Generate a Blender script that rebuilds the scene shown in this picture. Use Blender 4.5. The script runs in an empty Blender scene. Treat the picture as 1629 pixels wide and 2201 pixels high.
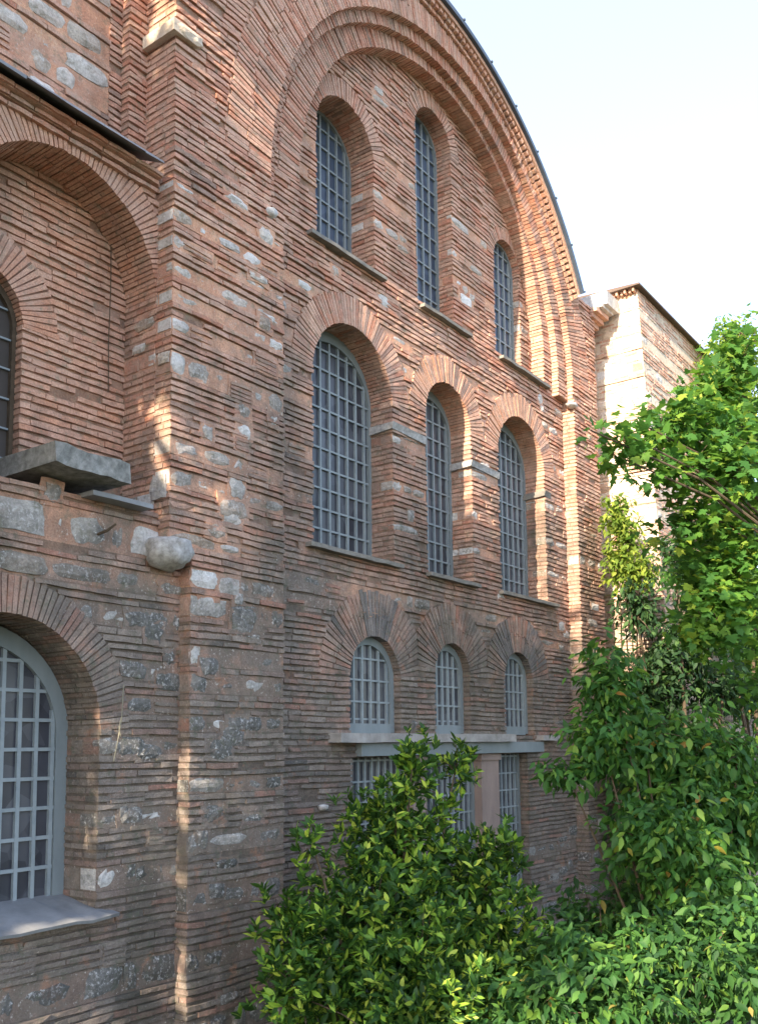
import bpy, math, random
import numpy as np
from mathutils import Vector, Matrix

random.seed(7); rng = np.random.default_rng(11)
SC = bpy.context.scene; COL = SC.collection
Z0 = 4.0                       # eye level above the ground at the foot of the church
# world: +Y runs along the church wall, +X points out of the wall, heights "h" are relative to eye level

# ------------------------------------------------------------------ camera, sky, sun, exposure
cd = bpy.data.cameras.new('camera'); cam = bpy.data.objects.new('camera', cd); COL.objects.link(cam)
R_ = Vector((0.80495913, 0.59322311, -0.01127564)); U_ = Vector((0.0753425, -0.08334703, 0.99366835)); F_ = Vector((-0.58852724, 0.80071194, 0.11178587))
cam.matrix_world = Matrix(((R_.x, U_.x, -F_.x, 7.3), (R_.y, U_.y, -F_.y, 0), (R_.z, U_.z, -F_.z, Z0), (0, 0, 0, 1)))
cd.sensor_fit = 'HORIZONTAL'; cd.sensor_width = 36; cd.lens = 36 * 2041.77 / 1629; cd.shift_y = 273.87 / 1629
cd.clip_start = .1; cd.clip_end = 2000
SC.camera = cam
SUN_EL = math.radians(28); SUN_AZ = 0.12
w = bpy.data.worlds.new('World'); SC.world = w; w.use_nodes = True
nt = w.node_tree; bg = nt.nodes['Background']; sk = nt.nodes.new('ShaderNodeTexSky')
sk.sky_type = 'NISHITA'; sk.sun_disc = False; sk.sun_elevation = SUN_EL; sk.sun_rotation = math.pi - SUN_AZ
sk.air_density = 1.0; sk.dust_density = 1.0; sk.ozone_density = .7
hz = nt.nodes.new('ShaderNodeMix'); hz.data_type = 'RGBA'; hz.blend_type = 'ADD'; hz.inputs[0].default_value = 1   # thin high cloud over the clear sky
hz.inputs[7].default_value = (1.02, 1.0, 1.2, 1); nt.links.new(sk.outputs[0], hz.inputs[6])
nt.links.new(hz.outputs[2], bg.inputs[0]); bg.inputs[1].default_value = 0.15
sl = bpy.data.lights.new('sun', 'SUN'); sl.energy = 5.0; sl.angle = math.radians(.5); sl.color = (1, .83, .62)
so = bpy.data.objects.new('sun', sl); COL.objects.link(so)
TO_SUN = Vector((math.sin(SUN_AZ) * math.cos(SUN_EL), -math.cos(SUN_AZ) * math.cos(SUN_EL), math.sin(SUN_EL)))
so.rotation_euler = TO_SUN.to_track_quat('Z', 'Y').to_euler()
SC.view_settings.view_transform = 'Standard'; SC.view_settings.look = 'None'
SC.view_settings.exposure = 1.6; SC.view_settings.gamma = 1
SC.cycles.max_bounces = 6; SC.cycles.diffuse_bounces = 4

# ------------------------------------------------------------------ material helpers
def newmat(name):
    m = bpy.data.materials.new(name); m.use_nodes = True
    n = m.node_tree; return m, n, n.nodes['Principled BSDF']
def N(nt, t, **k):
    n = nt.nodes.new(t)
    for a, b in k.items(): setattr(n, a, b)
    return n
def noise(nt, scale, detail=4, vec=None, rough=.55, stretch=None):
    t = N(nt, 'ShaderNodeTexNoise'); t.inputs['Scale'].default_value = scale; t.inputs['Detail'].default_value = detail
    t.inputs['Roughness'].default_value = rough
    if stretch:
        mp = N(nt, 'ShaderNodeMapping'); mp.inputs['Scale'].default_value = stretch
        nt.links.new(vec, mp.inputs['Vector']); vec = mp.outputs[0]
    nt.links.new(vec, t.inputs['Vector']); return t.outputs['Fac']
def ramp(nt, fac, stops, interp='LINEAR'):
    r = N(nt, 'ShaderNodeValToRGB'); cr = r.color_ramp; cr.interpolation = interp
    while len(cr.elements) < len(stops): cr.elements.new(.5)
    for e, (p, c) in zip(cr.elements, stops):
        e.position = p; e.color = (*(c if isinstance(c, tuple) else (c, c, c)), 1)
    nt.links.new(fac, r.inputs[0]); return r.outputs['Color']
def mix(nt, fac, a, b, mode='MIX'):
    m = N(nt, 'ShaderNodeMix', data_type='RGBA', blend_type=mode)
    for i, v in ((0, fac), (6, a), (7, b)):
        if isinstance(v, (int, float)): m.inputs[i].default_value = v
        elif isinstance(v, tuple): m.inputs[i].default_value = (*v, 1)
        else: nt.links.new(v, m.inputs[i])
    return m.outputs[2]
def math_(nt, op, a, b=0, c=None):
    m = N(nt, 'ShaderNodeMath', operation=op)
    for i, v in enumerate((a, b) if c is None else (a, b, c)):
        if isinstance(v, (int, float)): m.inputs[i].default_value = v
        else: nt.links.new(v, m.inputs[i])
    return m.outputs[0]
def maprange(nt, v, a, b, c, d):
    m = N(nt, 'ShaderNodeMapRange'); m.clamp = True
    nt.links.new(v, m.inputs[0])
    for i, x in zip((1, 2, 3, 4), (a, b, c, d)): m.inputs[i].default_value = x
    return m.outputs[0]
def bump(nt, bsdf, h, strength, dist):
    b = N(nt, 'ShaderNodeBump'); b.inputs['Strength'].default_value = strength; b.inputs['Distance'].default_value = dist
    nt.links.new(h, b.inputs['Height']); nt.links.new(b.outputs[0], bsdf.inputs['Normal'])

def math_v(nt, pos):
    v = N(nt, 'ShaderNodeVectorMath', operation='ADD'); v.inputs[1].default_value = (17, 31, 5); nt.links.new(pos, v.inputs[0]); return v.outputs[0]
def masonry(name, stops_hi, stops_lo, rough=.9, patches=0.0, vary=.5, patch_col=(.62, .58, .53), grain=55, smear=.72):
    """weathered masonry: one tone per brick or stone, cleaner and pinker high up, sooty, lichened and darkened for tree shade low down"""
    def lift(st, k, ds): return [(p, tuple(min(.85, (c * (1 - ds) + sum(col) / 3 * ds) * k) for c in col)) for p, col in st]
    stops_hi = lift(stops_hi, 1.5, -.12); stops_lo = lift(stops_lo, 1.06, .24)  # low tones stay darker: dirt plus tree shade painted into the colour
    m, nt, b = newmat(name)
    g = N(nt, 'ShaderNodeNewGeometry'); pos = g.outputs['Position']; rnd = g.outputs['Random Per Island']
    sep = N(nt, 'ShaderNodeSeparateXYZ'); nt.links.new(pos, sep.inputs[0])
    big = noise(nt, .55, 3, pos); mid = noise(nt, 2.6, 5, pos, .65)
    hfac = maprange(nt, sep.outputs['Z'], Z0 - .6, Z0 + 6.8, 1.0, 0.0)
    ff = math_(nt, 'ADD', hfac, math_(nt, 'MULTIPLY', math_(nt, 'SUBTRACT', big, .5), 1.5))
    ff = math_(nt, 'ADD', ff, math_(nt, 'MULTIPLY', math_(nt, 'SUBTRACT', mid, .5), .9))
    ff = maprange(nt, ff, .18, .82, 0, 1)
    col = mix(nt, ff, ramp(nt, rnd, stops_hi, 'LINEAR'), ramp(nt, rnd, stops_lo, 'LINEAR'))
    fine = noise(nt, grain, 5, pos, .7)
    blot = noise(nt, 7, 5, pos, .7)
    col = mix(nt, vary, col, ramp(nt, fine, [(.3, .28), (.7, .9)]), 'OVERLAY')
    col = mix(nt, vary * .9, col, ramp(nt, blot, [(.32, .30), (.68, .78)]), 'OVERLAY')
    # soot and water stains running down the wall
    run = noise(nt, 1.0, 5, pos, .65, stretch=(1.6, 1.6, .32))
    soot = math_(nt, 'MULTIPLY', maprange(nt, run, .50, .67, 0, .74), maprange(nt, ff, 0, 1, .55, 1))
    col = mix(nt, soot, col, mix(nt, .78, col, (.075, .07, .055)))
    # old lime and dirt smeared over bricks and joints alike
    sm = noise(nt, 2.3, 9, pos, .72, stretch=(1, .55, 1)); smf = math_(nt, 'MULTIPLY', maprange(nt, sm, .49, .60, 0, smear), maprange(nt, blot, .3, .6, .45, 1))
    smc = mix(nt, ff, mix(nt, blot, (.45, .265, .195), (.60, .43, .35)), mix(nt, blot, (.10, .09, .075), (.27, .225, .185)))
    col = mix(nt, smf, col, smc)
    # orange patches of brick dust mortar
    om = noise(nt, 3.1, 6, math_v(nt, pos), .7); col = mix(nt, maprange(nt, om, .58, .68, 0, smear * .6), col, (.42, .20, .115))
    if patches > 0:
        p = noise(nt, 26, 7, pos, .75); pf = maprange(nt, p, .60 - patches * .1, .64, 0, .9)
        col = mix(nt, math_(nt, 'MULTIPLY', pf, maprange(nt, mid, .35, .6, .2, 1)), col, patch_col)
    # green-grey lichen
    li = noise(nt, 9, 6, pos, .7); lf = maprange(nt, li, .54, .66, 0, .6)
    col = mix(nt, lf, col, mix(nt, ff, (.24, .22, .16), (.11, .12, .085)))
    nt.links.new(col, b.inputs['Base Color']); b.inputs['Roughness'].default_value = rough
    b.inputs['Specular IOR Level'].default_value = .2
    bump(nt, b, math_(nt, 'ADD', fine, math_(nt, 'MULTIPLY', noise(nt, 22, 5, pos, .7), 1.3)), .85, .012)
    return m
M_MORTAR = masonry('mortar', [(0, (.15, .09, .065)), (1, (.20, .125, .09))], [(0, (.105, .08, .062)), (1, (.14, .105, .08))], patches=0, vary=.5)
M_PINK = masonry('pink_mortar', [(0, (.36, .195, .135)), (1, (.40, .235, .165))], [(0, (.20, .135, .10)), (1, (.17, .135, .11))], patches=.1, vary=.5)
M_BRICK = masonry('brick', [(0, (.28, .135, .095)), (.3, (.325, .185, .14)), (.6, (.36, .225, .175)), (.88, (.33, .215, .165)), (1, (.20, .135, .11))],
                  [(0, (.27, .13, .09)), (.12, (.19, .135, .11)), (.5, (.165, .135, .115)), (.85, (.23, .185, .15)), (1, (.095, .085, .078))], patches=.22, patch_col=(.36, .31, .27))
M_STONE = masonry('rubble_stone', [(0, (.24, .19, .15)), (.3, (.38, .36, .34)), (.6, (.27, .235, .20)), (.85, (.50, .49, .48)), (1, (.18, .16, .14))],
                  [(0, (.075, .077, .072)), (.35, (.125, .12, .11)), (.6, (.09, .09, .085)), (.82, (.20, .185, .165)), (.94, (.46, .45, .43)), (1, (.065, .067, .065))], patches=.75, vary=.5, patch_col=(.62, .61, .60), grain=34, smear=.25)
M_GREY = masonry('grey_brick', [(0, (.17, .15, .14)), (1, (.13, .12, .115))], [(0, (.15, .135, .125)), (.5, (.115, .105, .10)), (1, (.085, .08, .078))])
M_FRESH = masonry('fresh_brick', [(0, (.34, .185, .13)), (.5, (.37, .225, .17)), (1, (.34, .215, .165))], [(0, (.30, .155, .105)), (.5, (.32, .19, .145)), (1, (.25, .165, .13))])
M_PALE = masonry('pale_stone', [(0, (.46, .40, .33)), (.7, (.42, .35, .28)), (1, (.36, .25, .18))], [(0, (.58, .42, .30)), (1, (.46, .28, .19))], vary=.3, smear=.3)
MATS = [M_MORTAR, M_BRICK, M_STONE, M_GREY, M_FRESH, M_PALE, M_PINK]
MO, BR, ST, GR, FR, PA, PK = range(7)

def plain(name, c1, c2, rough, scale=6, bumpd=.004, metallic=0, spec=.4, streak=False):
    m, nt, b = newmat(name); g = N(nt, 'ShaderNodeNewGeometry'); pos = g.outputs['Position']
    c1 = tuple(c * 1.2 for c in c1); c2 = tuple(c * 1.2 for c in c2)
    f = noise(nt, scale, 6, pos, .7, stretch=(1, 1, .3) if streak else None); f2 = noise(nt, scale * 9, 4, pos, .7)
    col = mix(nt, math_(nt, 'ADD', math_(nt, 'MULTIPLY', f, .7), math_(nt, 'MULTIPLY', f2, .3)), c1, c2)
    col2 = ramp(nt, f, [(.3, c1), (.7, c2)])
    nt.links.new(mix(nt, .6, col, col2), b.inputs['Base Color']); b.inputs['Roughness'].default_value = rough
    b.inputs['Metallic'].default_value = metallic; b.inputs['Specular IOR Level'].default_value = spec
    bump(nt, b, f2, .5, bumpd); return m
M_BAR = plain('painted_bar', (.155, .185, .20), (.25, .285, .30), .55, 5, .002)
M_FRAME = plain('painted_frame', (.13, .155, .165), (.20, .23, .24), .6, 3, .002, streak=True)
M_SILL = plain('weathered_slate', (.10, .095, .085), (.24, .225, .20), .85, 7, .01)
M_SLAB = plain('mossy_concrete', (.055, .058, .05), (.33, .33, .315), .9, 12, .03)
M_LEAD = plain('roof_lead', (.035, .05, .075), (.07, .095, .13), .5, 4, .004)
M_SHEET = plain('zinc_sheet', (.12, .125, .13), (.235, .245, .26), .5, 3, .003, spec=.5)
M_LINTEL = plain('lintel_stone', (.15, .14, .13), (.36, .345, .33), .85, 4, .01)
M_POST = plain('post_stone', (.17, .13, .115), (.29, .22, .19), .85, 3, .01, streak=True)
M_MARBLE = plain('marble_block', (.22, .21, .20), (.58, .57, .56), .7, 9, .012)
M_CORBEL = plain('rough_marble', (.12, .11, .10), (.52, .51, .50), .85, 13, .02)
M_WOOD = plain('bark', (.045, .032, .02), (.10, .075, .05), .9, 14, .01)
M_CORE = plain('inner_core', (.05, .045, .04), (.06, .05, .045), .9)
M_WIRE = plain('wire', (.14, .13, .09), (.2, .19, .14), .6)
def glassmat(name, c1, c2):
    m, nt, b = newmat(name); g = N(nt, 'ShaderNodeNewGeometry'); pos = g.outputs['Position']
    # every pane has its own faint tone and tilt
    v = N(nt, 'ShaderNodeTexVoronoi'); v.inputs['Scale'].default_value = 4.2; nt.links.new(pos, v.inputs['Vector'])
    f = noise(nt, 2.2, 4, pos)
    sep = N(nt, 'ShaderNodeSeparateColor'); nt.links.new(v.outputs['Color'], sep.inputs[0])
    t = math_(nt, 'ADD', math_(nt, 'MULTIPLY', f, .5), math_(nt, 'MULTIPLY', sep.outputs[0], .5))
    nt.links.new(ramp(nt, t, [(.2, c1), (.8, c2)]), b.inputs['Base Color'])
    b.inputs['Roughness'].default_value = .3; b.inputs['Specular IOR Level'].default_value = .45
    bump(nt, b, noise(nt, 5, 3, pos), .2, .01); return m
M_GLASS = glassmat('dusty_glass', (.028, .030, .040), (.085, .09, .105))
M_GLASS_BLUE = glassmat('painted_sky_glass', (.035, .05, .08), (.075, .105, .155))  # blue of the reflected sky painted into the upper panes

def leafmat(name, stops, trans=.35, rough=.45):
    stops = [(p, tuple(c * 1.12 for c in col)) for p, col in stops]; rough += .12
    m, nt, b = newmat(name); g = N(nt, 'ShaderNodeNewGeometry')
    col = ramp(nt, g.outputs['Random Per Island'], stops)
    f = noise(nt, 1.6, 3, g.outputs['Position'])
    col = mix(nt, .35, col, ramp(nt, f, [(.35, .3), (.65, .75)]), 'OVERLAY')
    nt.links.new(col, b.inputs['Base Color']); b.inputs['Roughness'].default_value = rough
    b.inputs['Specular IOR Level'].default_value = .28
    tr = N(nt, 'ShaderNodeBsdfTranslucent'); nt.links.new(mix(nt, .28, col, (.30, .50, .04), 'MIX'), tr.inputs[0])
    ms = N(nt, 'ShaderNodeMixShader'); ms.inputs[0].default_value = trans
    nt.links.new(b.outputs[0], ms.inputs[1]); nt.links.new(tr.outputs[0], ms.inputs[2])
    nt.links.new(ms.outputs[0], nt.nodes['Material Output'].inputs['Surface']); return m
L_LAUREL = leafmat('laurel_leaf', [(0, (.018, .05, .012)), (.45, (.03, .085, .018)), (.68, (.085, .19, .025)), (.86, (.22, .36, .04)), (1, (.40, .48, .07))], .3, .38)
L_SHRUB = leafmat('shrub_leaf', [(0, (.018, .06, .014)), (.5, (.034, .11, .022)), (.85, (.075, .18, .028)), (.985, (.16, .26, .04)), (1, (.28, .13, .03))], .34, .42)
L_BROAD = leafmat('broad_leaf', [(0, (.014, .048, .014)), (.5, (.026, .085, .018)), (.9, (.06, .14, .025)), (.985, (.13, .22, .03)), (1, (.24, .17, .05))], .25, .5)
L_MAPLE = leafmat('maple_leaf', [(0, (.035, .11, .022)), (.5, (.055, .155, .03)), (.85, (.10, .22, .03)), (1, (.28, .36, .05))], .5, .5)
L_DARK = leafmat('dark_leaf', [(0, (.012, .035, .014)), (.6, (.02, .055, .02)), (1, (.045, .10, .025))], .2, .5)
L_YELLOW = leafmat('yellow_leaf', [(0, (.07, .13, .02)), (.5, (.14, .22, .03)), (1, (.28, .33, .05))], .4, .5)

# ------------------------------------------------------------------ mesh builder
class MB:
    def __init__(s): s.v = []; s.f = []; s.m = []; s.fr = lambda a, h, d: (d, a, h + Z0)
    def add(s, vs, fs, mi=0):
        b = len(s.v); fr = s.fr; s.v += [fr(*p) for p in vs]
        s.f += [tuple(b + i for i in f) for f in fs]; s.m += [mi] * len(fs)
    def box(s, a0, a1, h0, h1, d0, d1, mi=0):
        s.add([(a0, h0, d0), (a1, h0, d0), (a1, h1, d0), (a0, h1, d0), (a0, h0, d1), (a1, h0, d1), (a1, h1, d1), (a0, h1, d1)],
              [(0, 3, 2, 1), (4, 5, 6, 7), (0, 1, 5, 4), (3, 7, 6, 2), (0, 4, 7, 3), (1, 2, 6, 5)], mi)
    def prism(s, pts, d0, d1, mi=0):                      # pts: (a, h) outline, extruded along d
        n = len(pts); s.add([(a, h, d0) for a, h in pts] + [(a, h, d1) for a, h in pts],
            [tuple(range(n))[::-1], tuple(range(n, 2 * n))] + [(i, (i + 1) % n, n + (i + 1) % n, n + i) for i in range(n)], mi)
    def strip(s, inner, outer, d0, d1, mi=0):             # band between two equal-length polylines, extruded
        n = len(inner); vs = []
        for (p, q) in zip(inner, outer): vs += [(*p, d0), (*q, d0), (*q, d1), (*p, d1)]
        fs = [(0, 1, 2, 3), tuple(4 * (n - 1) + i for i in (3, 2, 1, 0))]
        for i in range(n - 1):
            a = 4 * i; b = a + 4
            fs += [(a + j, b + j, b + (j + 1) % 4, a + (j + 1) % 4) for j in range(4)]
        s.add(vs, fs, mi)
    def brick(s, s0, s1, h0, h1, nf, nb, mi=BR, j=.0045):
        r = random.uniform; k = max(1, round((s1 - s0) / .11)); vs = []; tilt = r(-.004, .004)
        for i in range(k + 1):
            a = s0 + (s1 - s0) * i / k; t = tilt * (2 * i / k - 1)
            e = r(0, .008) if i in (0, k) else 0
            vs += [(a + r(-j, j) * .6, h0 + t + r(-j, j), nf - e + r(-j, j)), (a + r(-j, j) * .6, h1 + t + r(-j, j), nf - e + r(-j, j)), (a, h1 + t, nb), (a, h0 + t, nb)]
        fs = [(0, 1, 2, 3), tuple(4 * k + i for i in (3, 2, 1, 0))]
        for i in range(k):
            a = 4 * i; b = a + 4; fs += [(a, b, b + 1, a + 1), (a + 1, b + 1, b + 2, a + 2), (a, a + 3, b + 3, b)]
        s.add(vs, fs, mi)
    def stone(s, s0, s1, h0, h1, nf, nb, mi=ST):
        r = random.uniform; vs = []; nx, ny = 5, 4; ca, ch = (s0 + s1) / 2, (h0 + h1) / 2; W, H = (s1 - s0) / 2, (h1 - h0) / 2
        sk = r(-.15, .15)
        for j in range(ny):
            for i in range(nx):
                u = 2 * i / (nx - 1) - 1; v = 2 * j / (ny - 1) - 1
                edge = i in (0, nx - 1) or j in (0, ny - 1); corner = i in (0, nx - 1) and j in (0, ny - 1)
                q = r(.74, 1.0) if corner else (r(.86, 1.04) if edge else 1)
                vs.append((ca + W * q * (u + sk * v * .5) + r(-.008, .008), ch + H * q * v + r(-.006, .006), nf - (.022 if corner else .014 if edge else 0) + r(-.008, .008)))
        fs = [(j * nx + i, j * nx + i + 1, (j + 1) * nx + i + 1, (j + 1) * nx + i) for j in range(ny - 1) for i in range(nx - 1)]
        per = [i for i in range(nx)] + [j * nx + nx - 1 for j in range(1, ny)] + [(ny - 1) * nx + i for i in range(nx - 2, -1, -1)] + [j * nx for j in range(ny - 2, 0, -1)]
        b = len(vs); vs += [(vs[p][0], vs[p][1], nb) for p in per]; n = len(per)
        fs += [(per[i], b + i, b + (i + 1) % n, per[(i + 1) % n]) for i in range(n)]
        s.add(vs, fs, mi)
    def tube(s, pts, rads, k=7, mi=0):                    # world points
        vs = []; n = len(pts); P = [Vector(p) for p in pts]
        for i, p in enumerate(P):
            t = (P[min(i + 1, n - 1)] - P[max(i - 1, 0)]).normalized(); a = t.cross(Vector((0.3, 0.2, 1)) if abs(t.z) < .9 else Vector((1, 0, 0))).normalized(); b = t.cross(a)
            for q in range(k):
                an = 2 * math.pi * q / k; vs.append(tuple(p + (a * math.cos(an) + b * math.sin(an)) * rads[i]))
        b0 = len(s.v); s.v += vs
        for i in range(n - 1):
            for q in range(k): s.f.append((b0 + i * k + q, b0 + i * k + (q + 1) % k, b0 + (i + 1) * k + (q + 1) % k, b0 + (i + 1) * k + q)); s.m.append(mi)
    def warp(s, amp):                                      # old courses are never level
        for i, (x, y, z) in enumerate(s.v):
            k = 1 if z < Z0 + 2.2 else max(.25, 1 - (z - Z0 - 2.2) / 3)
            s.v[i] = (x + k * amp * .5 * math.sin(y * 1.7 + z * 2.3), y, z + k * amp * (math.sin(y * 2.9 + z * .9 + math.sin(z * 1.3) * 2) * .6 + math.sin(y * 6.1 - z * 5.9 + 1) * .25))
    def build(s, name, mats, parent=None, smooth=False):
        me = bpy.data.meshes.new(name); me.from_pydata(s.v, [], s.f)
        for m in (mats if isinstance(mats, list) else [mats]): me.materials.append(m)
        if len(me.materials) > 1: me.polygons.foreach_set('material_index', s.m)
        if smooth: me.polygons.foreach_set('use_smooth', [True] * len(me.polygons))
        me.update(); o = bpy.data.objects.new(name, me); COL.objects.link(o); o.parent = parent; return o
def empty(name, loc, label, cat, group=None):
    o = bpy.data.objects.new(name, None); o.location = loc; COL.objects.link(o); o['label'] = label; o['category'] = cat
    if group: o['group'] = group
    return o
def keep(o):                                              # child meshes are written in world space
    o.matrix_parent_inverse = Matrix.Translation(-o.parent.location) if o.parent else Matrix(); return o

# ------------------------------------------------------------------ masonry walls laid course by course
def arc_hole(sc, hc, R, hb, t=0, d=.4, clip=None): return dict(k='arch', sc=sc, hc=hc, R=R, hb=hb, t=t, d=d)
def rect_hole(a, b, h0, h1, d=.4): return dict(k='rect', a=a, b=b, h0=h0, h1=h1, d=d)
def hole_at(o, h, grow):
    if o['k'] == 'rect': return (o['a'], o['b'], o['d']) if o['h0'] <= h < o['h1'] else None
    if h < o['hb']: return None
    if h < o['hc'] + .045: return (o['sc'] - o['R'], o['sc'] + o['R'], o['d'])
    R = o['R'] + o['t'] * grow; y = h - o['hc']
    if y >= R: return None
    x = math.sqrt(R * R - y * y)
    x = min(x, o.get('xc', 99)); return (o['sc'] - x, o['sc'] + x, 0)
def cut(iv, holes, h, grow):
    for o in holes:
        q = hole_at(o, h, grow)
        if not q: continue
        out = []
        for (a, b, da, db) in iv:
            if q[1] <= a or q[0] >= b: out.append((a, b, da, db)); continue
            if q[0] > a: out.append((a, q[0], da, q[2]))
            if q[1] < b: out.append((q[1], b, q[2], db))
        iv = out
    return [i for i in iv if i[1] - i[0] > .015]
def wall(mb, hlo, hhi, n, back, outer, holes, bands, mi=BR, pitch=.075, prot=.012, bl=(.24, .46), ratio=(.58, .68), rec=.020, bp=.012, rag=.007):
    """outer(h) -> intervals (a, b, reveal_a, reveal_b); bands(h) -> None or (height, stone density)"""
    r = random.uniform; h = hlo
    while h < hhi:
        bd = bands(h) if bands else None
        ch = bd[0] if bd else pitch * r(.93, 1.07)
        h1 = min(h + ch, hhi); hm = (h + h1) / 2
        for (a, b, da, db) in cut(outer(hm), holes, hm, .5): mb.box(a, b, h, h1, back, n - (bp if bd else rec), PK if bd else MO)
        for (a, b, da, db) in cut(outer(hm), holes, hm, 1.0):
            if b - a < .05: continue
            jh = r(-.004, .004)
            if bd:
                x = a + (0 if da else r(-.1, .05)); first = True
                while x < b - .04:
                    L = min(r(.14, .44) if r(0, 1) < .8 else r(.4, .7), b - x - .005); g = r(.02, .08)
                    if L < .06: break
                    x0 = max(x, a)
                    if r(0, 1) < bd[1] or (da and first):
                        if da and first:
                            mb.stone(x0 - .006, x + L, h + .012, h1 - .012, n + r(-.012, .012), n - .1)
                            y = n - .02
                            while y > n - da:
                                d = min(r(.15, .3), y - (n - da)); mb.box(x0 - r(.002, .012), x0 + .1, h + r(.008, .02), h1 - r(.008, .03), y - d + .01, y, ST if r(0, 1) < .5 else BR); y -= d + .01
                        elif L > .1:
                            mb.stone(x0, min(x + L, b), h + r(.008, .04), h1 - r(.006, .04), n + r(-.016, .012), n - .06)
                    elif r(0, 1) < .5:                     # brick packing between the stones
                        y = h + .012
                        while y + .035 < h1: mb.brick(x0, x0 + min(L, .3), y, y + .036, n + r(-.01, .012), n - .05, mi); y += r(.055, .075)
                    first = False; x += L + g
                continue
            rt = r(*ratio); hb0 = h + pitch * (1 - rt) * .5 + jh; hb1 = hb0 + pitch * rt; cp = r(0, rag)
            x = a - .008; end = b + .006; first = True
            while x < end - .03:
                L = r(*bl) if not first else r(bl[0] * .4, bl[1])
                if end - (x + L) < .09: L = end - x
                q = n + cp + r(-.003, prot) - (r(.01, .026) if r(0, 1) < .04 + rag * 3 else 0)
                isA, isB = first and da, (x + L >= end - .001) and db
                if isA or isB:
                    d = da if isA else db; y0 = n - r(.1, .2)
                    mb.brick(x, x + L, hb0, hb1, q, max(y0, n - d), mi)
                    y = y0 - .012
                    while y > n - d + .03:
                        dd = min(r(.12, .3), y - (n - d)); e = r(-.006, .006)
                        if isA: mb.box(a - .009 + e, a + .12, hb0 + r(-.003, .003), hb1 + r(-.003, .003), y - dd, y, mi)
                        if isB: mb.box(b - .12, b + .009 + e, hb0, hb1, y - dd, y, mi)
                        y -= dd + .012
                elif r(0, 1) > (.006 if not rag else .03): mb.brick(x, x + L, hb0 + r(-.003, .003), hb1 + r(-.004, .004), q, n - .05, mi)
                first = False; x += L + (r(.001, .005) if r(0, 1) < .7 else r(.006, .016))
        h = h1
def scatter(mb, a0, a1, h0, h1, n, count, ok, size=(.14, .42)):
    r = random.uniform                                     # odd stones and mortar patches that ignore the coursing
    for _ in range(count):
        a, h = r(a0, a1), r(h0, h1); W, H = r(*size), r(.09, .22)
        if not ok(a - .05, h) or not ok(a + W + .05, h + H) or not ok(a + W + .05, h) or not ok(a - .05, h + H): continue
        g = .03; q = lambda: r(-.022, .022)
        pts = [(a - g + q(), h - g + q()), (a + W * .5 + q(), h - g + q()), (a + W + g + q(), h - g + q()), (a + W + g + q(), h + H * .5), (a + W + g + q(), h + H + g + q()), (a + W * .45 + q(), h + H + g + q()), (a - g + q(), h + H + g + q()), (a - g + q(), h + H * .5)]
        mb.prism(pts, n - .02, n + r(.0, .004), PK)
        if r(0, 1) < .8: mb.stone(a, a + W, h, h + H, n + r(.012, .024), n - .05)
        elif H > .1:
            y = h
            while y < h + H - .03: mb.brick(a, a + W, y, y + .034, n + r(.012, .022), n - .04); y += .05
def clear(holes):
    def f(a, h):
        for o in holes:
            q = hole_at(o, h, 1.15)
            if q and q[0] - .08 < a < q[1] + .08: return False
        return True
    return f
def ring(mb, n, sc, hc, R, t, depth, pitch=.058, p0=0, p1=math.pi, lo=-99, hi=99, ok=None, mi=BR, mfun=None, mortar=True, outjit=.06):
    r = random.uniform; k = max(4, int((p1 - p0) * (R + t * .3) / pitch)); dp = (p1 - p0) / k
    def rout(ph, tt):
        ro = R + tt; c = math.cos(ph)
        while ok and ro > R + .1 and not ok(sc + ro * c, hc + ro * math.sin(ph)): ro -= .05
        if c > .05: ro = min(ro, (hi - sc) / c)
        if c < -.05: ro = min(ro, (lo - sc) / c)
        return max(ro, R + .05)
    if mortar:
        m = max(12, k // 2); ang = [p0 + (p1 - p0) * i / m for i in range(m + 1)]
        runs = [[]]
        for a in ang:
            runs[-1].append(a)
        for ang in runs:
            if len(ang) < 2: continue
            mb.strip([(sc + (R + .007) * math.cos(a), hc + (R + .007) * math.sin(a)) for a in ang],
                     [(sc + rout(a, t) * math.cos(a), hc + rout(a, t) * math.sin(a)) for a in ang], n - depth, n - .014, MO)
    for i in range(k):
        ph = p0 + (i + .5) * dp; w = dp * r(.34, .40); ro = rout(ph, t * (1 + r(-outjit, outjit * .4))); ri = R - r(.0, .01)
        while ok and ro > ri + .1 and not ok(sc + ro * math.cos(ph), hc + ro * math.sin(ph)): ro -= .05
        if ro < ri + .12: continue
        mm = mfun(ph) if mfun else mi
        lens = [(ri, ro)]
        if ro - ri > .48: c = r(.4, .6); c = ri + (ro - ri) * c; lens = [(ri, c - .006), (c + .006, ro)]
        ph += r(-.08, .08) * dp
        for (ra, rb) in lens:
            y = n + r(-.002, .012); end = n - depth; sk = r(-.1, .1) * dp; firstd = True
            while y > end + .02:
                d = min(r(.16, .32), y - end) if depth > .2 and ra == ri else y - end
                if not firstd: e = r(-.006, .006)
                else: e = 0
                vs = []
                for rr, off in ((ra + e, -sk), (rb, sk)):
                    for sg in (-1, 1):
                        a = ph + sg * w + off * .5; vs += [(sc + rr * math.cos(a), hc + rr * math.sin(a), y + r(-.003, .003)), (sc + rr * math.cos(a), hc + rr * math.sin(a), y - d)]
                mb.add(vs, [(0, 4, 6, 2), (1, 3, 7, 5), (0, 2, 3, 1), (4, 5, 7, 6), (0, 1, 5, 4), (2, 6, 7, 3)], mm)
                y -= d + .012; firstd = False

def bandfn(lst):
    def f(h):
        for (a, b, hh, dens, per) in lst:
            if a <= h < b:
                k = ((h - a) % per)
                if k < .07: return (min(hh, b - h) if b - h > .09 else .09, dens)
        return None
    return f

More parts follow.
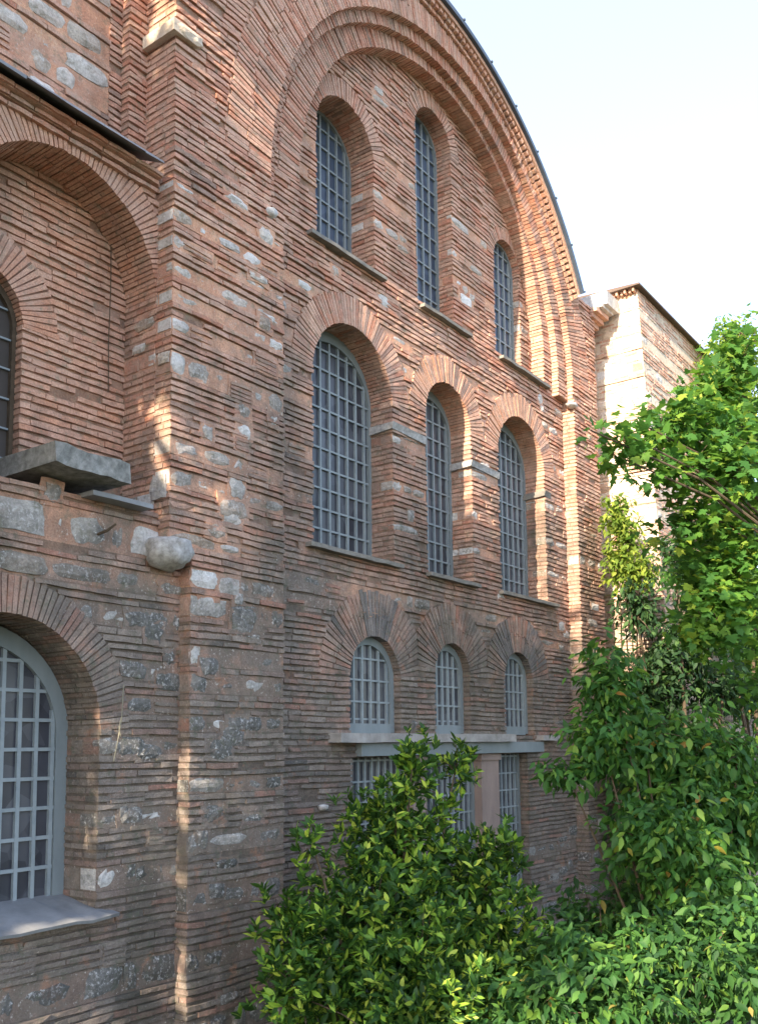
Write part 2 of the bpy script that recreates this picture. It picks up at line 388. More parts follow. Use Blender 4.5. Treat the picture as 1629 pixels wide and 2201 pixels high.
church = empty('brick_church', (0, 10, 0), 'old brick church with tall barred arched windows, nested lunette arches and a curved roof edge', 'church')
RC = (11.33, 5.56, 5.92)
def roof_s(h): y = h - RC[1]; return math.sqrt(max(0, RC[2] ** 2 - y * y)) if y < RC[2] else 0
# openings: (centre, springing, radius, base, ring thickness)
LOWW = [(10.20, .90, .58, .18, .62), (12.14, 1.05, .49, .18, .62), (14.235, 1.05, .505, .18, .62)]
MIDW = [(9.785, 4.80, .875, 2.53, .42), (12.17, 4.95, .665, 2.53, .42), (14.56, 4.87, .86, 2.53, .42)]
UPW = [(9.96, 8.52, .66, 6.64, .30), (12.26, 9.80, .54, 6.64, .26), (14.66, 8.66, .48, 6.64, .22)]
CC = (12.05, 6.76, 4.20); CA = (11.95, 6.85, 3.92); CB = (12.10, 7.18, 3.45)
DOOR = (9.65, 14.45, -3.4, -.12)

# front plane: piers, outer face of the great arch, right hand pilaster
mb = MB()
def outF(h):
    out = []
    if h < 2.35: out.append((1.2, 2.69, 0, .2))
    if h < 1.9: out.append((6.67, 17.35, .2, 1))
    else:
        a = 6.37; b = 17.35
        if h > 8.72: b = RC[0] + roof_s(h)
        if h > 9.6: a = max(a, RC[0] - roof_s(h))
        if b > a: out.append((a, b, .55 if h < 9.4 else 0, 1))
    return out
def bandF(h):
    for a, b, hh, d in FB:
        if a <= h < b: return (b - h if b - h < hh * 1.5 else hh, d)
    return None
FB = [(-2.95, -2.68, .27, .9), (-2.3, -2.02, .28, .9), (-1.66, -1.38, .28, .95), (-1.14, -.84, .3, .95), (-.50, -.30, .2, .9), (.10, .34, .24, .95), (.50, .78, .28, .95), (.84, 1.06, .22, .9),
      (1.34, 1.58, .24, .95), (1.64, 1.86, .22, .95), (2.05, 2.22, .17, .7), (2.62, 2.86, .24, .8), (3.0, 3.2, .2, .5), (3.86, 4.12, .26, .75), (4.3, 4.5, .2, .55), (4.58, 4.8, .22, .62), (4.88, 5.1, .22, .7), (5.18, 5.4, .22, .66), (5.48, 5.7, .22, .66), (5.86, 6.02, .16, .4)]
# left of the main bay
lf = lambda h: cut(outF(h), [rect_hole(8.09, 17.4, -9, 20, .27)], h, 1)
wall(mb, -4, 2.6, 0, -1.2, lf, [], bandF, bl=(.2, .5), prot=.012, rag=.012, ratio=(.55, .75), rec=.014)
wall(mb, 2.6, 6.37, 0, -1.2, lf, [], bandF, rag=.008)
# right hand pilaster below the springing
wall(mb, -4, 6.37, 0, -1.2, lambda h: [(16.27, 17.35, .27, 1)], [], bandfn([(-4, 2.2, .2, .7, .62), (3.3, 3.9, .2, .5, .6)]))
scatter(mb, 6.75, 8.0, -3.5, 1.8, 0, 26, lambda a, h: 6.72 < a < 8.05); scatter(mb, 6.45, 8.0, 2.0, 6.3, 0, 22, lambda a, h: 6.4 < a < 8.05)
scatter(mb, 16.35, 17.3, -3, 6, 0, 22, lambda a, h: 16.3 < a < 17.3)
hC = arc_hole(*CC, -9, .75, .15)
wall(mb, 6.37, 11.5, 0, -.6, outF, [hC], None)
inroof = lambda s, h: (h < 8.7 and s < 17.3) or math.hypot(s - RC[0], h - RC[1]) < RC[2] - .16
ring(mb, 0, *CC, .75, .16, pitch=.062, ok=inroof)
mb.warp(.008); keep(mb.build('front_wall', MATS, church))
# recessed orders of the lunette
mb = MB()
wall(mb, 6.5, 11.3, -.12, -.6, lambda h: ([(CC[0] - 4.45, CC[0] + 4.45, 0, 0)] if h < CC[1] else []) or ([(CC[0] - x, CC[0] + x, 0, 0)] if (x := math.sqrt(max(0, 4.5 ** 2 - (h - CC[1]) ** 2))) else []), [arc_hole(*CA, -9, .3, .15)], None)
ring(mb, -.12, *CA, .3, .15, pitch=.062)
wall(mb, 6.62, 11.0, -.25, -.9, lambda h: ([(CA[0] - 4.1, CA[0] + 4.1, 0, 0)] if h < CA[1] else []) or ([(CA[0] - x, CA[0] + x, 0, 0)] if (x := math.sqrt(max(0, 4.2 ** 2 - (h - CA[1]) ** 2))) else []), [arc_hole(*CB, -9, .4, .26)], None)
ring(mb, -.25, *CB, .4, .27, pitch=.062)
keep(mb.build('recessed_arch', MATS, church))
# tympanum with the three upper windows
mb = MB()
holes = [arc_hole(*u[:3], u[3], u[4], .45) for u in UPW]
wall(mb, 6.62, 10.9, -.5, -1.25, lambda h: ([(CB[0] - 3.5, CB[0] + 3.5, 0, 0)] if h < CB[1] else []) or ([(CB[0] - x, CB[0] + x, 0, 0)] if (x := math.sqrt(max(0, 3.5 ** 2 - (h - CB[1]) ** 2))) else []), holes,
     lambda h: (.15, .3) if any(a <= h < a + .07 for a in (7.0, 7.6, 8.05, 8.6)) else None)
scatter(mb, 9.0, 15.2, 6.7, 10.2, -.5, 34, clear(holes))
for u in UPW: ring(mb, -.5, u[0], u[1], u[2], u[4], .45, pitch=.056)
keep(mb.build('tympanum', MATS, church))
# main bay wall with middle and lower windows
mb = MB()
holes = [arc_hole(*u[:3], u[3], u[4], .45) for u in MIDW] + [arc_hole(*u[:3], u[3], u[4], .2) for u in LOWW] + [rect_hole(DOOR[0], DOOR[1], DOOR[2], DOOR[3], .3)]
PB = [(-2.9, -2.68, .22, .8), (-1.9, -1.7, .2, .8), (1.66, 1.86, .2, .5), (1.92, 2.12, .2, .5), (3.0, 3.14, .14, .4), (3.55, 3.75, .2, .45), (4.25, 4.42, .17, .35), (5.0, 5.2, .2, .5), (5.35, 5.55, .2, .55), (5.75, 5.93, .18, .5)]
def bandP(h):
    for a, b, hh, d in PB:
        if a <= h < b: return (b - h if b - h < hh * 1.5 else hh, d)
    return None
wall(mb, -4, 4.4, -.25, -1.25, lambda h: [(8.0, 16.35, 0, 0)], holes, bandP, bl=(.2, .5), prot=.012, rag=.012, ratio=(.55, .72), rec=.014)
wall(mb, 4.4, 6.62, -.25, -1.25, lambda h: [(8.0, 16.35, 0, 0)], holes, bandP, rag=.01)
scatter(mb, 8.15, 16.2, -3, 6.4, -.25, 110, clear(holes))
lim = [(-99, 10.96), (11.2, 13.19), (13.19, 99)]
mids = [(8.4, 11.08), (11.08, 13.26), (13.26, 16.2)]
for i, u in enumerate(MIDW): ring(mb, -.25, u[0], u[1], u[2], u[4], .45, pitch=.055, lo=mids[i][0], hi=mids[i][1], mi=FR if i else BR)
lows = [(8.6, 11.21), (11.21, 13.18), (13.18, 16.2)]
def lowmat(i):
    def f(ph):
        d = math.degrees(ph)
        if i == 0: return GR if 62 < d < 108 else BR
        if i == 2: return GR if (18 < d < 70 or 108 < d < 150) else BR
        return BR
    return f
for i, u in enumerate(LOWW): ring(mb, -.25, u[0], u[1], u[2], u[4], .18, pitch=.06, lo=lows[i][0], hi=lows[i][1], mfun=lowmat(i))
mb.warp(.008); keep(mb.build('main_wall', MATS, church))
# left bay: lower wall, niche front, niche back, stepped wall above
mb = MB()
LW = (4.68, .18, 1.02, -1.53, .34)
LB = [(-2.95, -2.66, .29, .95), (-2.3, -2.0, .3, .95), (-1.38, -1.1, .28, .9), (-.8, -.58, .22, .8), (-.12, .12, .24, .9), (.28, .52, .24, .9), (.66, .88, .22, .9), (1.14, 1.40, .26, .95), (1.5, 1.76, .26, .9), (1.84, 2.26, .42, .97)]
def bandL(h):
    for a, b, hh, d in LB:
        if a <= h < b: return (b - h if b - h < hh * 1.5 else hh, d)
    return None
wall(mb, -4, 2.38, -.17, -1.2, lambda h: [(2.5, 6.8 if h < 1.9 else 6.45, 0, 0)], [arc_hole(*LW[:4], LW[4], .62)], bandL, bl=(.2, .5), prot=.012, rag=.012, ratio=(.55, .75), rec=.014)
scatter(mb, 3, 6.6, -3.4, 2.3, -.17, 44, clear([arc_hole(*LW[:4], LW[4], .45)]))
ring(mb, -.17, LW[0], LW[1], LW[2], LW[4], .62, pitch=.056)
wall(mb, 2.38, 5.98, -.25, -1.25, lambda h: [(2.5, 6.45, 0, 0)], [arc_hole(5.27, 4.72, 1.09, 2.3, .35, .5)], bandfn([(2.4, 2.7, .2, .6, .4), (4.0, 4.2, .18, .6, .4)]))
ring(mb, -.25, 5.27, 4.72, 1.09, .35, .5, pitch=.053, mi=FR)
mb.warp(.008); keep(mb.build('side_bay_wall', MATS, church))
mb = MB()
wall(mb, 2.38, 6.0, -.75, -1.6, lambda h: [(4.0, 6.5, 0, 0)], [arc_hole(4.6, 4.12, .53, 2.4, .4, .12)], None, mi=FR, prot=.008, bl=(.26, .36), pitch=.078)
ring(mb, -.75, 4.6, 4.12, .53, .4, .13, pitch=.05, mi=FR)
mb.fr = lambda a, h, d: (a, 6.36 - d, h + Z0)          # light stones in the niche jamb
for (a0_, a1_, h0_, h1_) in ((-.6, -.26, 4.44, 4.56), (-.2, -.02, 3.98, 4.12), (-.62, -.4, 4.2, 4.3), (-.3, -.05, 2.55, 2.8)): mb.stone(a0_, a1_, h0_, h1_, .03, -.05)
keep(mb.build('niche_wall', MATS, church))
mb = MB()
wall(mb, 6.05, 9.6, -.6, -1.5, lambda h: [(2.5, 5.97, 0, 0)], [], bandfn([(6.1, 9.0, .24, .72, .3)]))
wall(mb, 6.05, 9.6, -.6, -1.5, lambda h: [(5.97, 6.16, 0, 0)], [], None)
wall(mb, 6.05, 9.6, -.47, -1.5, lambda h: [(6.13, 6.42, .14, 0)], [], None)
keep(mb.build('upper_side_wall', MATS, church))
# core behind the facings
mb = MB(); mb.box(2.5, 17.3, -4, 8.6, -9, -1.65); mb.box(2.5, 16.9, 6.2, 9.4, -9, -1.55)
pts = [(RC[0] + 5.85 * math.cos(a), RC[1] + 5.85 * math.sin(a)) for a in [math.radians(32 + 116 * i / 40) for i in range(41)]]
mb.prism(pts, -9, -1.26)
keep(mb.build('inner_core', M_CORE, church))
# stepped brick cornice over the niche with its slate edge
mb = MB()
mb.box(2.5, 6.34, 5.97, 6.02, -.7, -.2, BR); mb.box(2.5, 6.3, 6.02, 6.06, -.7, -.12, BR); r = random.uniform
x = 2.5
while x < 6.2: L = r(.2, .4); mb.brick(x, min(x + L, 6.34), 5.9, 5.94, -.2, -.4, BR); mb.brick(x, min(x + L, 6.34), 5.975, 6.015, -.17, -.4, BR); mb.brick(x, min(x + L, 6.3), 6.025, 6.06, -.09, -.4, BR); x += L + .012
keep(mb.build('cornice', MATS, church))
mb = MB(); x = 2.5
while x < 6.16:
    L = min(r(.3, .55), 6.19 - x); mb.add([(x, 6.065, .04 + r(-.02, .02)), (x + L, 6.065, .04 + r(-.02, .02)), (x + L, 6.40, -.62), (x, 6.40, -.62), (x, 6.10, .03), (x + L, 6.10, .03), (x + L, 6.45, -.62), (x, 6.45, -.62)],
        [(0, 3, 2, 1), (4, 5, 6, 7), (0, 1, 5, 4), (3, 7, 6, 2), (0, 4, 7, 3), (1, 2, 6, 5)]); x += L + .004
keep(mb.build('cornice_slate', M_SHEET, church))
# toothed brick eaves and lead edge of the barrel roof
mb = MB(); a0, a1 = math.radians(31), math.radians(150); k = int((a1 - a0) * 5.9 / .115)
for i in range(k):
    ph = a0 + (a1 - a0) * i / k
    for (ra, rb, d, w_) in ((5.74, 5.80, .05, .40), (5.81, 5.88, .11, .30)):
        da = (a1 - a0) / k * w_; vs = []
        for rr in (ra, rb):
            for sg in (-1, 1):
                for dd in (-.1, d): vs.append((RC[0] + rr * math.cos(ph + sg * da), RC[1] + rr * math.sin(ph + sg * da), dd + (r(-.008, .008) if dd > 0 else 0)))
        mb.add(vs, [(0, 2, 6, 4), (1, 5, 7, 3), (0, 1, 3, 2), (4, 6, 7, 5), (0, 4, 5, 1), (2, 3, 7, 6)], FR)
an = [a0 + (a1 - a0) * i / 70 for i in range(71)]
mb.strip([(RC[0] + 5.88 * math.cos(a), RC[1] + 5.88 * math.sin(a)) for a in an], [(RC[0] + 5.95 * math.cos(a), RC[1] + 5.95 * math.sin(a)) for a in an], -1, .14, FR)
keep(mb.build('brick_eaves', MATS, church))
mb = MB(); mb.strip([(RC[0] + 5.955 * math.cos(a), RC[1] + 5.955 * math.sin(a)) for a in an], [(RC[0] + 6.03 * math.cos(a), RC[1] + 6.03 * math.sin(a)) for a in an], -9, .20)
for i in range(0, 70, 5):
    a = an[i]; mb.strip([(RC[0] + 6.03 * math.cos(a + q), RC[1] + 6.03 * math.sin(a + q)) for q in (0, .006)], [(RC[0] + 6.06 * math.cos(a + q), RC[1] + 6.06 * math.sin(a + q)) for q in (0, .006)], -9, .215)
keep(mb.build('roof', M_LEAD, church))
# marble cornice block at the shoulder with its corbel bricks
mb = MB(); mb.box(17.36, 17.95, 8.76, 9.03, -.5, .30); mb.box(17.30, 17.85, 8.70, 8.76, -.5, .22)
keep(mb.build('cornice_block', M_MARBLE, church))
mb = MB()
for i, e in enumerate((.14, .05, -.04)): mb.box(17.2, 17.8 - .05 * i, 8.60 - .1 * i, 8.69 - .1 * i, -.5, e, BR)
keep(mb.build('corbel', MATS, church))
mb = MB()   # capstones on the pilaster
mb.fr = lambda a, h, d: (d, a, h + Z0)
mb.stone(6.34, 6.70, 7.66, 7.80, .07, -.1, PA); mb.box(6.29, 6.5, 7.66, 7.80, -.46, .05, PA)
keep(mb.build('capstone', MATS, church))

# ------------------------------------------------------------------ stone details
def blob(cx, cy, cz, rx, ry, rz, name, mat, par, sub=3, flat=.0):
    import bmesh
    bm = bmesh.new(); bmesh.ops.create_icosphere(bm, subdivisions=sub, radius=1)
    for v in bm.verts:
        q = v.co.copy(); k = 1 + .10 * math.sin(q.x * 5 + cx) * math.cos(q.z * 4) + .07 * math.sin(q.y * 9 + q.z * 7) + random.uniform(-.02, .02)
        z = q.z * k
        k *= 1 + .05 * math.sin(q.x * 17 + q.y * 13) * math.sin(q.z * 19)
        if z > flat: z = flat + (z - flat) * .35
        v.co = Vector((cx + q.x * rx * k, cy + q.y * ry * k, cz + z * rz))
    me = bpy.data.meshes.new(name); bm.to_mesh(me); bm.free(); me.materials.append(mat)
    for p in me.polygons: p.use_smooth = True
    o = bpy.data.objects.new(name, me); COL.objects.link(o); o.parent = par; return keep(o)
blob(-.04, 6.40, 2.0 + Z0, .22, .25, .20, 'corbel_stone', M_CORBEL, church, flat=.5)['label'] = 'large weathered white corbel stone under the pier corner'
blob(.0, 7.86, 6.34 + Z0, .07, .09, .09, 'springing_stone', M_MARBLE, church)
blob(-.02, 16.22, 6.40 + Z0, .10, .14, .07, 'springing_stone', M_MARBLE, church)
blob(-.2, 9.02, -.72 + Z0, .06, .07, .06, 'springing_stone', M_MARBLE, church)
# impost mouldings beside the middle windows
for (s0, s1, dd, hh) in ((10.645, 11.48, .06, 4.53), (12.82, 13.70, .05, 4.50), (15.40, 15.62, .05, 4.55)):
    mb = MB(); 
    mb.add([(s0 - .03, hh - .09, -.70), (s1, hh - .09, -.27), (s1, hh + .03, -.27), (s0 - .03, hh + .03, -.70), (s0 - .04, hh - .06, -.25 + dd * .4), (s1, hh - .08, -.25 + dd * .3), (s1, hh + .03, -.25 + dd * .6), (s0 - .05, hh + .03, -.25 + dd)],
           [(0, 3, 2, 1), (4, 5, 6, 7), (0, 1, 5, 4), (3, 7, 6, 2), (0, 4, 7, 3), (1, 2, 6, 5)])
    keep(mb.build('impost', M_CORBEL if s0 < 15 else M_SILL, church))
# window sills
def slab(name, s0, s1, h0, h1, n0, n1, mat, sag=.01, par=church):
    mb = MB(); k = max(3, int((s1 - s0) / (.11 if name == 'niche_slab' else .22))); inner = []; 
    vs = []; 
    for i in range(k + 1):
        a = s0 + (s1 - s0) * i / k; e = r(-sag, sag); f = r(-sag, sag)
        vs += [(a, h0 + e * .5, n0), (a, h0 + e * .5, n1 + f), (a, h1 + e * .3, n1 + f * .6), (a, h1, n0)]
    fs = [(0, 1, 2, 3), tuple(4 * k + i for i in (3, 2, 1, 0))]
    for i in range(k):
        a = 4 * i; b = a + 4; fs += [(a + j, b + j, b + (j + 1) % 4, a + (j + 1) % 4) for j in range(4)]
    if name == 'niche_slab':                               # chipped, cast in two pours
        vs = [(a + r(-.012, .012), h + r(-.02, .02), n + (r(-.035, .02) if n > 0 else 0)) for a, h, n in vs]
    mb.add(vs, fs); return keep(mb.build(name, mat, par))
for (a, b) in ((8.80, 10.43), (11.40, 12.79), (13.83, 15.62)): slab('window_sill', a, b, 6.565, 6.615, -.72, -.15, M_SILL)
for (a, b) in ((8.76, 10.76), (11.45, 12.88), (13.6, 15.68)): slab('window_sill', a, b, 2.465, 2.52, -.72, -.15, M_SILL)
slab('lintel', 9.20, 13.72, .045, .165, -.4, -.06, M_LINTEL); slab('lintel', 9.75, 14.9, -.13, .04, -.6, -.16, M_FRAME, .002)
slab('lintel', 14.78, 15.5, .06, .15, -.4, -.10, M_LINTEL)
slab('ledge', 5.42, 6.14, 2.375, 2.42, -.76, .02, M_SHEET, .015)
slab('niche_slab', 4.885, 5.69, 2.52, 2.71, -1.2, .2, M_SLAB, .022)
# metal flashing below the left window
mb = MB(); k = 14; vs = []
for i in range(k + 1):
    a = 3.3 + (5.9 - 3.3) * i / k; e = r(-.014, .014); q = .02 if a < 5.75 else -.08
    vs += [(min(a, 5.68), -1.36, -.76), (a, -1.52 + e, q + e), (a, -1.548 + e, q + e - .01), (min(a, 5.68), -1.40, -.76)]
fs = [(0, 1, 2, 3), tuple(4 * k + i for i in (3, 2, 1, 0))]
for i in range(k): a = 4 * i; b = a + 4; fs += [(a + j, b + j, b + (j + 1) % 4, a + (j + 1) % 4) for j in range(4)]
mb.add(vs, fs); keep(mb.build('window_sill', M_SHEET, church))['label'] = 'bent grey metal flashing under the big left window'
# posts between the ground floor windows
for (a, b) in ((11.05, 11.40), (12.95, 13.50)):
    mb = MB(); mb.box(a, b, -3.4, -.135, -.95, -.27); mb.box(a - .03, b + .03, -.24, -.14, -.9, -.24); keep(mb.build('stone_post', M_POST, church))

mb = MB(); mb.tube([(-.715, 6.12, 5.55 + Z0), (-.712, 6.125, 4.9 + Z0), (-.715, 6.115, 4.3 + Z0), (-.71, 6.12, 3.75 + Z0)], [.006] * 4, 5)
o_ = mb.build('cable', M_WOOD); o_['label'] = 'thin dark cable running down the brick back of the niche'; o_['category'] = 'cable'
mb = MB(); mb.tube([(-.13, 5.93, .62 + Z0), (-.11, 5.90, .3 + Z0), (-.12, 5.86, .05 + Z0), (-.12, 5.82, -.12 + Z0)], [.005] * 4, 5); mb.tube([(-.12, 5.9, .3 + Z0), (-.10, 5.86, .2 + Z0), (-.1, 5.88, .12 + Z0)], [.004] * 3, 5)
o_ = mb.build('dry_vine', M_WIRE); o_['label'] = 'pale dry vine stem dangling on the wall right of the big left window'; o_['category'] = 'vine'
mb = MB(); mb.tube([(-.2, 5.62, 2.05 + Z0), (-.02, 5.62, 2.07 + Z0), (.05, 5.66, 2.13 + Z0)], [.014, .014, .01], 6); keep(mb.build('iron_hook', M_WOOD, church))

# ------------------------------------------------------------------ windows
def window(sc, hc, R, hb, n, fw=.05, ftop=None, colp=.19, rowp=.278, bw=.03, off=0, fbot=None, glass=M_GLASS, rect=False, framemat=M_FRAME):
    ftop = ftop if ftop is not None else fw; fbot = fw if fbot is None else fbot
    Ri = R - fw; top = hc + R - ftop; 
    def top_at(x):                                         # height of the inside of the frame at offset x
        if rect: return hc
        if abs(x) >= Ri: return hc
        return hc + (R - ftop) * math.sqrt(1 - (x / Ri) ** 2)
    mb = MB(); K = 28
    if rect:
        mb.box(sc - R - .04, sc - Ri, hb, hc + .04, n - .03, n + .045); mb.box(sc + Ri, sc + R + .04, hb, hc + .04, n - .03, n + .045)
        mb.box(sc - Ri, sc + Ri, hc, hc + .06, n - .03, n + .043); mb.box(sc - Ri, sc + Ri, hb, hb + fbot, n - .03, n + .043)
    else:
        inn = [(sc - Ri, hb)] + [(sc - Ri * math.cos(math.pi * i / K), hc + (R - ftop) * math.sin(math.pi * i / K)) for i in range(K + 1)] + [(sc + Ri, hb)]
        out = [(sc - R - .05, hb)] + [(sc - (R + .05) * math.cos(math.pi * i / K), hc + (R + .05) * math.sin(math.pi * i / K)) for i in range(K + 1)] + [(sc + R + .05, hb)]
        mb.strip(inn, out, n - .03, n + .045); mb.box(sc - Ri, sc + Ri, hb - .02, hb + fbot, n - .03, n + .043)
    fo = keep(mb.build('window', framemat, church))
    mb = MB(); x = -Ri + colp * (.5 if off else 1)
    while x < Ri - .02: mb.box(sc + x - bw / 2, sc + x + bw / 2, hb + fbot - .01, top_at(x) + .02, n - .01, n + .03); x += colp
    h = hb + fbot + rowp
    while h < top - .05:
        w = Ri if h < hc or rect else Ri * math.sqrt(max(0, 1 - ((h - hc) / (R - ftop)) ** 2))
        if w > .05: mb.box(sc - w - .01, sc + w + .01, h - bw * .42, h + bw * .42, n - .008, n + .026)
        h += rowp
    b = mb.build('glazing_bars', M_BAR, fo); b.matrix_parent_inverse = fo.matrix_world.inverted() if False else Matrix()
    mb = MB()
    if rect: mb.prism([(sc - R, hb), (sc + R, hb), (sc + R, hc + .02), (sc - R, hc + .02)], n - .02, n - .005)
    else: mb.prism([(sc - R, hb - .02)] + [(sc + R * math.cos(math.pi * (1 - i / K)), hc + R * math.sin(math.pi * (1 - i / K))) for i in range(K + 1)] + [(sc + R, hb - .02)], n - .02, n - .005)
    mb.build('pane', glass, fo)
    return fo
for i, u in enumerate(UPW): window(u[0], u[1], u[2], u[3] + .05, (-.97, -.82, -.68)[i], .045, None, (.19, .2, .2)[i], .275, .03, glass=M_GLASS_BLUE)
for i, u in enumerate(MIDW): window(u[0], u[1], u[2], u[3] + .03, -.68, .05, .15, .195, .278, .032)
for i, u in enumerate(LOWW): window(u[0], u[1], u[2], u[3], -.42, .09, .12, .185 if i == 0 else .16, .29, .03, fbot=.12)
window(LW[0] - .01, LW[1] - .04, LW[2] - .03, -1.42, -.72, .085, .13, .178, .277, .04, fbot=.04)
window(4.6, 4.12, .53, 2.45, -.9, .05, .1, .2, .3, .022, glass=M_CORE, framemat=M_WOOD)
for (a, b) in ((9.65, 11.05), (11.40, 12.95), (13.50, 14.45)): window((a + b) / 2, -.14, (b - a) / 2, -3.3, -.45, .06, None, .15, .277, .028, rect=True)

# ------------------------------------------------------------------ neighbouring wing
wing = empty('church_wing', (-2, 22, 0), 'smaller brick and stone wing with sunlit pale end wall and dark eaves beyond the church', 'building')
mb = MB(); bat = lambda h: .68 + (9.25 - h) * .042
mb.fr = lambda a, h, d: (a + bat(h), 18.0 - d, h + Z0)
wall(mb, -4, 9.15, 0, -4.6, lambda h: [(-6.5, 0.0, 0, 1)], [], bandfn([(-4, 3.0, .24, .9, .5), (3.0, 9.7, .26, .95, .29)]), mi=PA)
keep(mb.build('end_wall', [M_PALE, M_PALE, M_PALE, M_PALE, M_PALE, M_PALE, M_PALE], wing))  # pale in every slot: strong sunlight put into the wall colour
mb = MB(); mb.fr = lambda a, h, d: (d + bat(h), a, h + Z0)
wall(mb, -4, 9.15, 0.0, -.6, lambda h: [(18.02, 22.35, 1, 0)], [], bandfn([(-4, 9.7, .2, .35, .6)]), mi=FR, ratio=(.5, .6))
keep(mb.build('side_wall', MATS, wing))
mb = MB()
for i in range(56):
    s = 18.0 + i * .078; mb.box(s, s + .04, 9.12, 9.2, -.1, .07 + (i % 2) * .05, FR)
for i in range(70):
    n_ = -6 + i * .087; mb.fr = lambda a, h, d: (a + .62, 18.0 - d, h + Z0); mb.box(n_, n_ + .042, 9.12, 9.2, -.1, .08 + (i % 2) * .05, FR)
keep(mb.build('brick_eaves', MATS, wing))
mb = MB(); mb.add([(17.82, 9.2, .80), (22.5, 9.2, .80), (22.5, 9.235, .80), (17.82, 9.235, .80), (17.82, 9.2, -6.5), (22.5, 9.2, -6.5), (22.5, 9.7, -6.5), (17.82, 9.7, -6.5)],
   [(0, 1, 2, 3), (5, 4, 7, 6), (0, 4, 5, 1), (3, 2, 6, 7), (0, 3, 7, 4), (1, 5, 6, 2)])
keep(mb.build('roof', plain('brown_tile', (.07, .05, .04), (.14, .10, .08), .8), wing))

gw = empty('garden_wall', (-.4, 29, 0), 'low rough brick and stone wall running on behind the trees from the wing', 'wall')
mb = MB(); wall(mb, -4, 2.7, .3, -.2, lambda h: [(22.4, 36, 0, 0)], [], bandfn([(-4, 2.6, .2, .8, .5)])); keep(mb.build('masonry', MATS, gw))
mb = MB(); mb.box(22.4, 36, 2.7, 2.8, -.3, .38); keep(mb.build('coping', M_LINTEL, gw))

# ------------------------------------------------------------------ ground
m, nt_, b_ = newmat('earth'); g_ = N(nt_, 'ShaderNodeNewGeometry')
c_ = ramp(nt_, noise(nt_, 1.2, 8, g_.outputs['Position'], .7), [(.3, (.025, .032, .015)), (.5, (.04, .045, .02)), (.7, (.075, .062, .042))])
nt_.links.new(c_, b_.inputs['Base Color']); b_.inputs['Roughness'].default_value = .95; bump(nt_, b_, noise(nt_, 12, 6, g_.outputs['Position'], .7), .8, .05)
mb = MB(); xs = [-400, -60, -10, 0, 1.5, 2.6, 3.6, 4.6, 5.6, 6.4, 7.0, 9, 14, 60, 400]; ys = [-400, -80, -20, -8, -3, 0, 3, 6, 9, 12, 16, 22, 30, 60, 150, 500]
def gz(x, y):
    t = min(1, max(0, (x - 2.4) / 4.2)); t = t * t * (3 - 2 * t); k = 1 - min(1, max(0, (y - 8) / 14)) * .6
    return t * 2.2 * k + (.06 * math.sin(x * 3.1 + y * 1.7) if 0 < x < 15 else 0)
for y in ys:
    for x in xs: mb.v.append((x, y, gz(x, y)))
nx = len(xs)
for j in range(len(ys) - 1):
    for i in range(nx - 1): mb.f.append((j * nx + i, j * nx + i + 1, (j + 1) * nx + i + 1, (j + 1) * nx + i)); mb.m.append(0)
go = mb.build('ground', m); go['kind'] = 'structure'; go['label'] = 'earth slope falling from the viewer to the foot of the church wall'

# ------------------------------------------------------------------ plants
def unit(a): return a / (np.linalg.norm(a, axis=-1, keepdims=True) + 1e-9)
T_LANCE = (np.array([(0, 0, 0), (.17, .36, .03), (.15, .68, .02), (0, 1, -.06), (-.15, .68, .02), (-.17, .36, .03), (0, .36, -.02), (0, .68, -.03)]),
           [(0, 1, 6), (0, 6, 5), (1, 2, 7, 6), (6, 7, 4, 5), (2, 3, 7), (7, 3, 4)])
T_OVAL = (np.array([(0, 0, 0), (.19, .22, .04), (.25, .48, .04), (.13, .8, .0), (0, 1.1, -.14), (-.13, .8, .0), (-.25, .48, .04), (-.19, .22, .04), (0, .4, -.03), (0, .75, -.05)]),
          [(0, 1, 8), (0, 8, 7), (1, 2, 8), (8, 6, 7), (2, 3, 9, 8), (8, 9, 5, 6), (3, 4, 9), (9, 4, 5)])
_mo = [(0, -.02), (.20, -.08), (.52, .02), (.34, .22), (.62, .52), (.28, .50), (.24, .66), (0, 1.0), (-.24, .66), (-.28, .50), (-.62, .52), (-.34, .22), (-.52, .02), (-.20, -.08)]
T_MAPLE = (np.array([(0, .28, -.05)] + [(x, y, -.10 * abs(x) + .02 * (i % 2)) for i, (x, y) in enumerate(_mo)]), [(0, i + 1, (i + 1) % 14 + 1) for i in range(14)])
def leaves(name, T, pos, d, up, size, mat, parent):
    V, Fc = T; n = len(pos); d = unit(d); side = unit(np.cross(d, up)); nor = np.cross(side, d)
    size = np.asarray(size)[:, None, None]
    W = pos[:, None, :] + size * (V[None, :, 0:1] * side[:, None, :] + V[None, :, 1:2] * d[:, None, :] + V[None, :, 2:3] * nor[:, None, :])
    k = len(V); verts = W.reshape(-1, 3); tri = [f for f in Fc]
    loops = []; starts = []; tot = []; base = np.arange(n) * k
    cnt = [len(f) for f in tri]; flat = np.array([i for f in tri for i in f])
    allv = (base[:, None] + flat[None, :]).reshape(-1)
    per = np.array(cnt); st1 = np.concatenate([[0], np.cumsum(per)[:-1]]); L = per.sum()
    st = (np.arange(n)[:, None] * L + st1[None, :]).reshape(-1)
    me = bpy.data.meshes.new(name); me.vertices.add(len(verts)); me.vertices.foreach_set('co', verts.astype(np.float32).reshape(-1))
    me.loops.add(len(allv)); me.loops.foreach_set('vertex_index', allv.astype(np.int32))
    me.polygons.add(len(st)); me.polygons.foreach_set('loop_start', st.astype(np.int32))
    me.polygons.foreach_set('use_smooth', np.ones(len(st), bool))
    me.update(calc_edges=True); me.validate(); me.materials.append(mat)
    o = bpy.data.objects.new(name, me); COL.objects.link(o); o.parent = parent; return keep(o) if parent.type == 'EMPTY' else o
